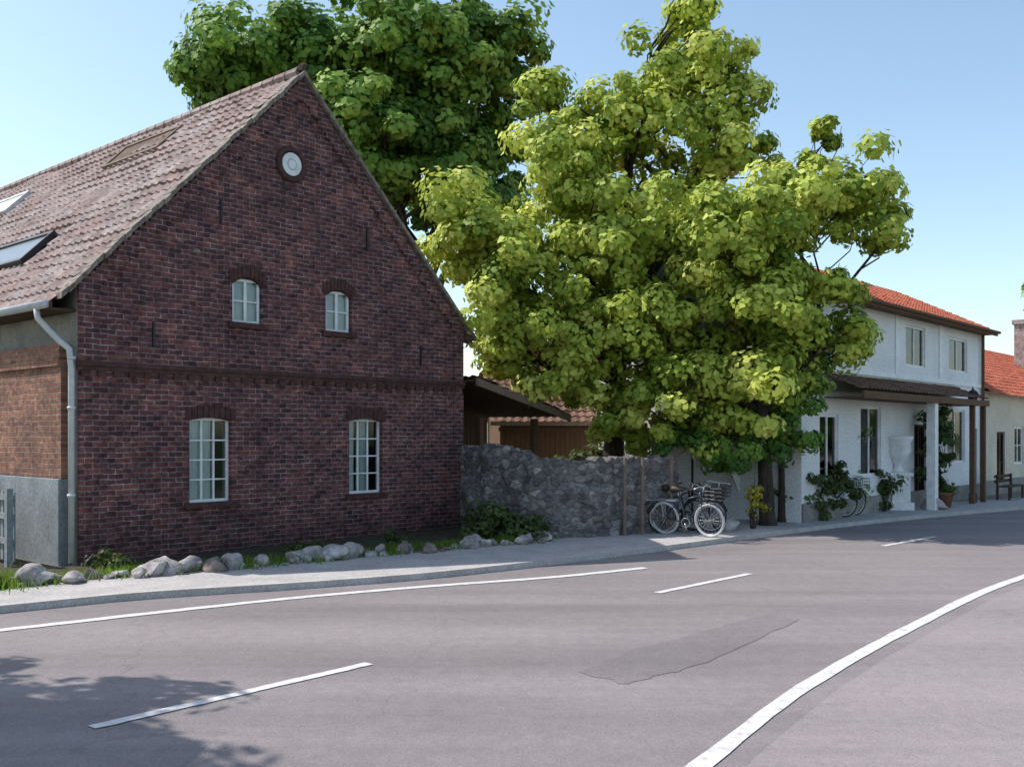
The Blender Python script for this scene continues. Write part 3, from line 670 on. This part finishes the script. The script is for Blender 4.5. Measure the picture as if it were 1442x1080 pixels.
for x in(x0+.1,-2.4,1.2,x1-.25): b.box(x,x+.22,-.04,0,3.9,ez-.12)
b.make('facade_trim','white',Hh)
roof_x('veranda_roof','tiles_brown',Hh,-7.2,2.6,-1.05,3.28,-.0,3.70,5)
b=B(); b.box(-7.2,2.6,-1.08,-1.02,3.08,3.26); b.box(-7.2,2.6,-1.0,-.07,3.10,3.13)
for x in(1.4,2.45): b.box(x-.07,x+.07,-1.0,-.86,0,3.09)
b.make('veranda_frame','brownwood',Hh)
b=B()
for x in(-1.95,): b.box(x-.13,x+.13,-1.0,-.76,0,3.09)
b.make('veranda_pillars','white',Hh,bevel=.01)
b=B()
def pl(px,z,Y,dy=0): q=PX(px,612,Y); return (q[0],q[1]+dy,z)
pts=[(1003,2.42),(1012,2.5),(1082,1.15),(1082,.1),(1055,.1)]
fr=[pl(p,z,24.5+(p-1003)/80*.6) for p,z in pts]; bk=[pl(p,z,24.5+(p-1003)/80*.6,.25) for p,z in pts]
k=len(fr); b.v=fr+bk; b.f=[list(range(k)),list(range(k,2*k))[::-1]]+[[i,(i+1)%k,k+(i+1)%k,k+i][::-1] for i in range(k)]
b.make('stair_wall','white_wall')

H3=empty('cottage',Q,ANG); xa,xb=5.75,24
hol=[(7.2,8.2,.1,2.3),(9.4,10.6,1.1,2.5),(12.5,13.7,1.1,2.5),(15.5,16.7,1.1,2.5),(19,20.2,1.1,2.5)]
bm=wall_holes(xa,xb,0,3.7,hol,.16); bm_obj(bm,'front_wall','cream',H3)
for i,h in enumerate(hol): window(H3,'c%d'%i,*h,2,2,.08,curtain=0,fw=.08,frame='white' if i else 'darkwood')
b=B(); 
for x in(xa,xb): b.poly([(x,0,0),(x,7,0),(x,7,3.7),(x,3.5,5.9),(x,0,3.7)])
b.poly([(xa,7,0),(xb,7,0),(xb,7,3.7),(xa,7,3.7)]); b.make('end_walls','cream',H3)
roof_x('roof_front','tiles_red',H3,xa-.2,xb+.3,-.45,3.55,3.5,6.05,16)
roof_x('roof_back','tiles_red',H3,xa-.2,xb+.3,7.45,3.55,3.5,6.05,16)
b=B(); b.box(18.4,19.4,1.6,2.4,4.4,7.2); b.box(18.32,19.48,1.52,2.48,7.2,7.4); b.make('chimney','tiles_old',H3)
b=B(); b.box(xa,xb,-.06,0,0,.6); b.make('plinth','plaster_grey',H3)

H4=empty('farmhouse',(2.1,36,0),ANG)
hol=[(1.2,2.2,1.0,2.4),(3.6,4.6,1.0,2.4),(6,7,1,2.4)]
bm=wall_holes(0,9,0,3.4,hol,.16); bm_obj(bm,'front_wall','cream',H4)
for i,h in enumerate(hol): window(H4,'f%d'%i,*h,2,2,.08,curtain=0,fw=.08)
b=B(); 
for x in(0,9): b.poly([(x,0,0),(x,5.4,0),(x,5.4,3.4),(x,2.7,5.7),(x,0,3.4)])
b.poly([(0,5.4,0),(9,5.4,0),(9,5.4,3.4),(0,5.4,3.4)]); b.make('end_walls','cream',H4)
roof_x('roof_front','tiles_red',H4,-.3,9.3,-.4,3.2,2.7,5.85,14); roof_x('roof_back','tiles_red',H4,-.3,9.3,5.8,3.2,2.7,5.85,14)

# brown-roofed timber barn, added to fill the dark between brick house and lindens
H5=empty('filler_barn',(-.35,29.3,0),math.radians(8))
b=B()
for i in range(36): b.box(i*.15,i*.15+.14,0,.03,0,2.75+.01*(i%3))
b.box(.0,5.4,.05,3.2,0,2.7); b.box(-.05,5.45,-.04,-.005,2.3,2.42); b.box(-.05,5.45,-.04,-.005,.5,.62)
b.make('board_walls','brownwood',H5)
b=B(); 
for x in(-.0,5.4): b.poly([(x,.03,2.7),(x,3.2,2.7),(x,1.6,4.1)])
b.make('gable_boards','darkwood',H5)
roof_x('roof_front','tiles_brown',H5,-.35,5.75,-.45,2.55,1.6,4.2,10); roof_x('roof_back','tiles_brown',H5,-.35,5.75,3.65,2.55,1.6,4.2,10)
b=B(); b.box(-.35,5.75,-.50,-.46,2.46,2.58); b.make('fascia','wood',H5)

def parasol(x,y,h,rad):
    P=empty('parasol',(x,y,.09)); b=B(); n=8
    for i in range(n):
        a=2*math.pi*i/n; a2=2*math.pi*(i+1)/n; p=(rad*math.cos(a),rad*math.sin(a),h-.55); q=(rad*math.cos(a2),rad*math.sin(a2),h-.55)
        b.poly([(0,0,h),p,q]); b.poly([p,(p[0],p[1],p[2]-.2),(q[0],q[1],q[2]-.2),q])
    b.make('canopy','cream',P); b=B(); b.tube([(0,0,0),(0,0,h)],.03,8); b.lathe((0,0,0),[(.3,0),(.3,.06),(.05,.1)]); b.make('pole','iron',P)
parasol(4.6,25.4,2.6,1.3)

S=empty('street_lamp',(14.35,31.0,.09)); b=B()
b.lathe((0,0,0),[(.12,0),(.12,.25),(.07,.35),(.05,.9),(.04,2.6),(.035,3.0)],12)
b.lathe((0,0,3.35),[(.2,0),(.14,.1),(.04,.16),(.01,.25)],6)
for i in range(6):
    a=i*math.pi/3; b.tube([(.09*math.cos(a),.09*math.sin(a),3.0),(.16*math.cos(a),.16*math.sin(a),3.35)],.012,5)
b.make('post_and_lantern','iron',S); b=B(); b.lathe((0,0,3.0),[(.075,0),(.14,.34)],6); b.make('lantern_glass','white',S)
U=empty('stone_urn',(10.85,28.0,.09)); b=B()
b.box(-.34,.34,-.34,.34,0,.22); b.box(-.26,.26,-.26,.26,.22,.95); b.box(-.32,.32,-.32,.32,.95,1.05)
b.make('pedestal','white',U,bevel=.015)
b=B(); b.lathe((0,0,1.05),[(.22,0),(.12,.1),(.10,.22),(.22,.35),(.36,.6),(.34,.85),(.42,.95),(.42,1.02),(.3,.98)],24); b.make('urn','white',U,True)

def bicycle(loc,rz,frame='bikeblue',tyre='rubber',lean=.1):
    E=empty('bicycle',loc); E.rotation_euler=(lean,0,rz)
    b=B()
    for x in(-.53,.53): b.ring((x,0,.345),(1,0,0),(0,0,1),.325,.024,40,8)
    b.make('tyres',tyre,E,True)
    b=B()
    for x in(-.53,.53):
        b.ring((x,0,.345),(1,0,0),(0,0,1),.297,.011,40,6); b.tube([(x,-.05,.345),(x,.05,.345)],.022,8)
        for i in range(18):
            a=i*2*math.pi/18; b.tube([(x,(-1)**i*.025,.345),(x+.295*math.cos(a),0,.345+.295*math.sin(a))],.0022,4,False)
    b.tube([(.36,-.29,1.02),(.42,-.2,1.05),(.44,0,1.03),(.42,.2,1.05),(.36,.29,1.02)],.012,8); b.tube([(.41,0,.9),(.44,0,1.03)],.014,8)
    b.tube([(-.16,0,.80),(-.19,0,.93)],.013,8)
    for s in(-1,1): b.tube([(-.53,s*.06,.345),(-.56,s*.07,.72)],.006,5)
    for y in(-.07,0,.07): b.tube([(-.78,y,.72),(-.22,y,.72)],.006,5)
    b.tube([(0,-.09,.27),(.05,-.1,.12)],.01,6); b.tube([(0,.09,.27),(-.05,.1,.42)],.01,6)
    b.ring((0,-.055,.28),(1,0,0),(0,0,1),.095,.007,24,5)
    b.make('rims_and_bars','chrome',E,True)
    b=B(); bbk=(0,0,.28)
    b.tube([bbk,(-.16,0,.82)],.018); b.tube([bbk,(.37,0,.70)],.02); b.tube([(-.13,0,.72),(.35,0,.86)],.017); b.tube([(.37,0,.68),(.335,0,.92)],.022)
    for s in(-1,1):
        b.tube([(0,s*.03,.28),(-.53,s*.055,.345)],.011); b.tube([(-.13,s*.02,.74),(-.53,s*.055,.345)],.010); b.tube([(.37,s*.045,.68),(.40,s*.05,.55),(.53,s*.05,.345)],.012)
    for xc in(-.53,.53):
        pts=[(xc+.365*math.cos(a),0,.345+.365*math.sin(a)) for a in np.linspace(.3,math.pi*.95,12)]; b.tube(pts,.022,5)
    b.make('frame',frame,E,True)
    b=B(); b.tube([(-.34,0,.965),(-.27,0,.96),(-.15,0,.95),(-.03,0,.955)],[.06,.085,.045,.022],10)
    for s in(-1,1): b.tube([(.36,s*.29,1.02),(.26,s*.31,1.0)],.018,8); b.box(.0,.1,s*.15-.04,s*.15+.04,.11 if s<0 else .41,.135 if s<0 else .435)
    b.make('saddle_and_grips','leather',E,True)
    b=B()
    for z in(.74,.82,.90,.98):
        for a,c in(((.48,-.17,z),(.76,-.17,z)),((.76,-.17,z),(.76,.17,z)),((.76,.17,z),(.48,.17,z)),((.48,.17,z),(.48,-.17,z))): b.tube([a,c],.006,4)
    for y in np.linspace(-.17,.17,7):
        b.tube([(.48,y,.74),(.48,y,.98)],.004,4); b.tube([(.76,y,.74),(.76,y,.98)],.004,4)
    b.tube([(.44,0,.8),(.5,0,.8)],.01,5); b.make('basket','iron',E)
bicycle((3.66,20.75,.1),math.radians(-40),'bikeblue','zinc')
bicycle((3.75,21.35,.1),math.radians(8),'iron','rubber')
bicycle((3.5,21.6,.1),math.radians(25),'iron','rubber')
bicycle((4.3,21.8,.1),math.radians(60),'bikeblue','rubber')
bicycle((8.0,25.2,.1),math.radians(20),'zinc','rubber')
bicycle((8.5,25.7,.1),math.radians(30),'bikeblue','rubber')
def planter(x,y,s):
    P=empty('flower_pot',(x,y,.09)); b=B(); b.lathe((0,0,0),[(.2*s,0),(.28*s,.4*s),(.32*s,.42*s),(.32*s,.5*s),(.27*s,.5*s),(.26*s,.42*s)],18); b.make('pot','terracotta',P,True)
    o=foliage('flowers',[(0,0,.62*s,.3*s,.3*s,.2*s,12)],.07,'leaf_shrub',P,int(x*10)+3,lpc=30,cr=(.1,.18))
planter(12.5,28.8,.9)
Be=empty('bench',(16.3,32.6,.09),ANG); b=B()
for y in(-.25,-.1,.05): b.box(-.9,.9,y,y+.12,.42,.46)
for z in(.55,.7): b.box(-.9,.9,.2,.23,z,z+.1)
for x in(-.75,.75): b.box(x-.03,x+.03,-.22,-.16,0,.42); b.box(x-.03,x+.03,.14,.2,0,.82)
b.make('slats_and_legs','darkwood',Be)

dl=[]
for i in range(46):
    a=math.radians(-75+i*3.3); R_=random.uniform(95,130); dl.append((R_*math.sin(a),R_*math.cos(a),random.uniform(2.5,3.5),6,4,random.uniform(2.5,3.6),22))
D=empty('distant_treeline',(0,0,0)); foliage('crowns',dl,1.0,'leaf_back',D,300,lpc=30,cr=(1.2,2.0))

# ------------------------------------------------------------ light, sky, camera
sd=Vector((-.775,.17,1.0)).normalized()
sun=bpy.data.lights.new('sun','SUN'); sun.energy=5.0; sun.angle=math.radians(.5); sun.color=(1,.955,.89)
so=bpy.data.objects.new('sun',sun); so.rotation_euler=sd.to_track_quat('Z','Y').to_euler(); COL.objects.link(so)
w=bpy.data.worlds.new('World'); scene.world=w; w.use_nodes=True; nt=w.node_tree; bg=nt.nodes['Background']
sk=nt.nodes.new('ShaderNodeTexSky'); sk.sky_type='NISHITA'; sk.sun_disc=False
sk.sun_elevation=math.asin(sd.z); sk.sun_rotation=math.atan2(sd.x,sd.y); sk.air_density=1.0; sk.dust_density=1.0; sk.ozone_density=1.6
nt.links.new(mixc(nt,1.0,sk.outputs[0],(1.62,1.60,1.45),'MULTIPLY'),bg.inputs[0]); bg.inputs[1].default_value=.15
cam=bpy.data.cameras.new('camera'); co=bpy.data.objects.new('camera',cam); COL.objects.link(co); scene.camera=co
co.location=(0,0,2.2); co.rotation_euler=(math.pi/2,0,0); cam.lens=35; cam.sensor_width=36; cam.shift_y=72/1442; cam.clip_end=4000
scene.view_settings.view_transform='Standard'; scene.view_settings.look='None'; scene.view_settings.exposure=0
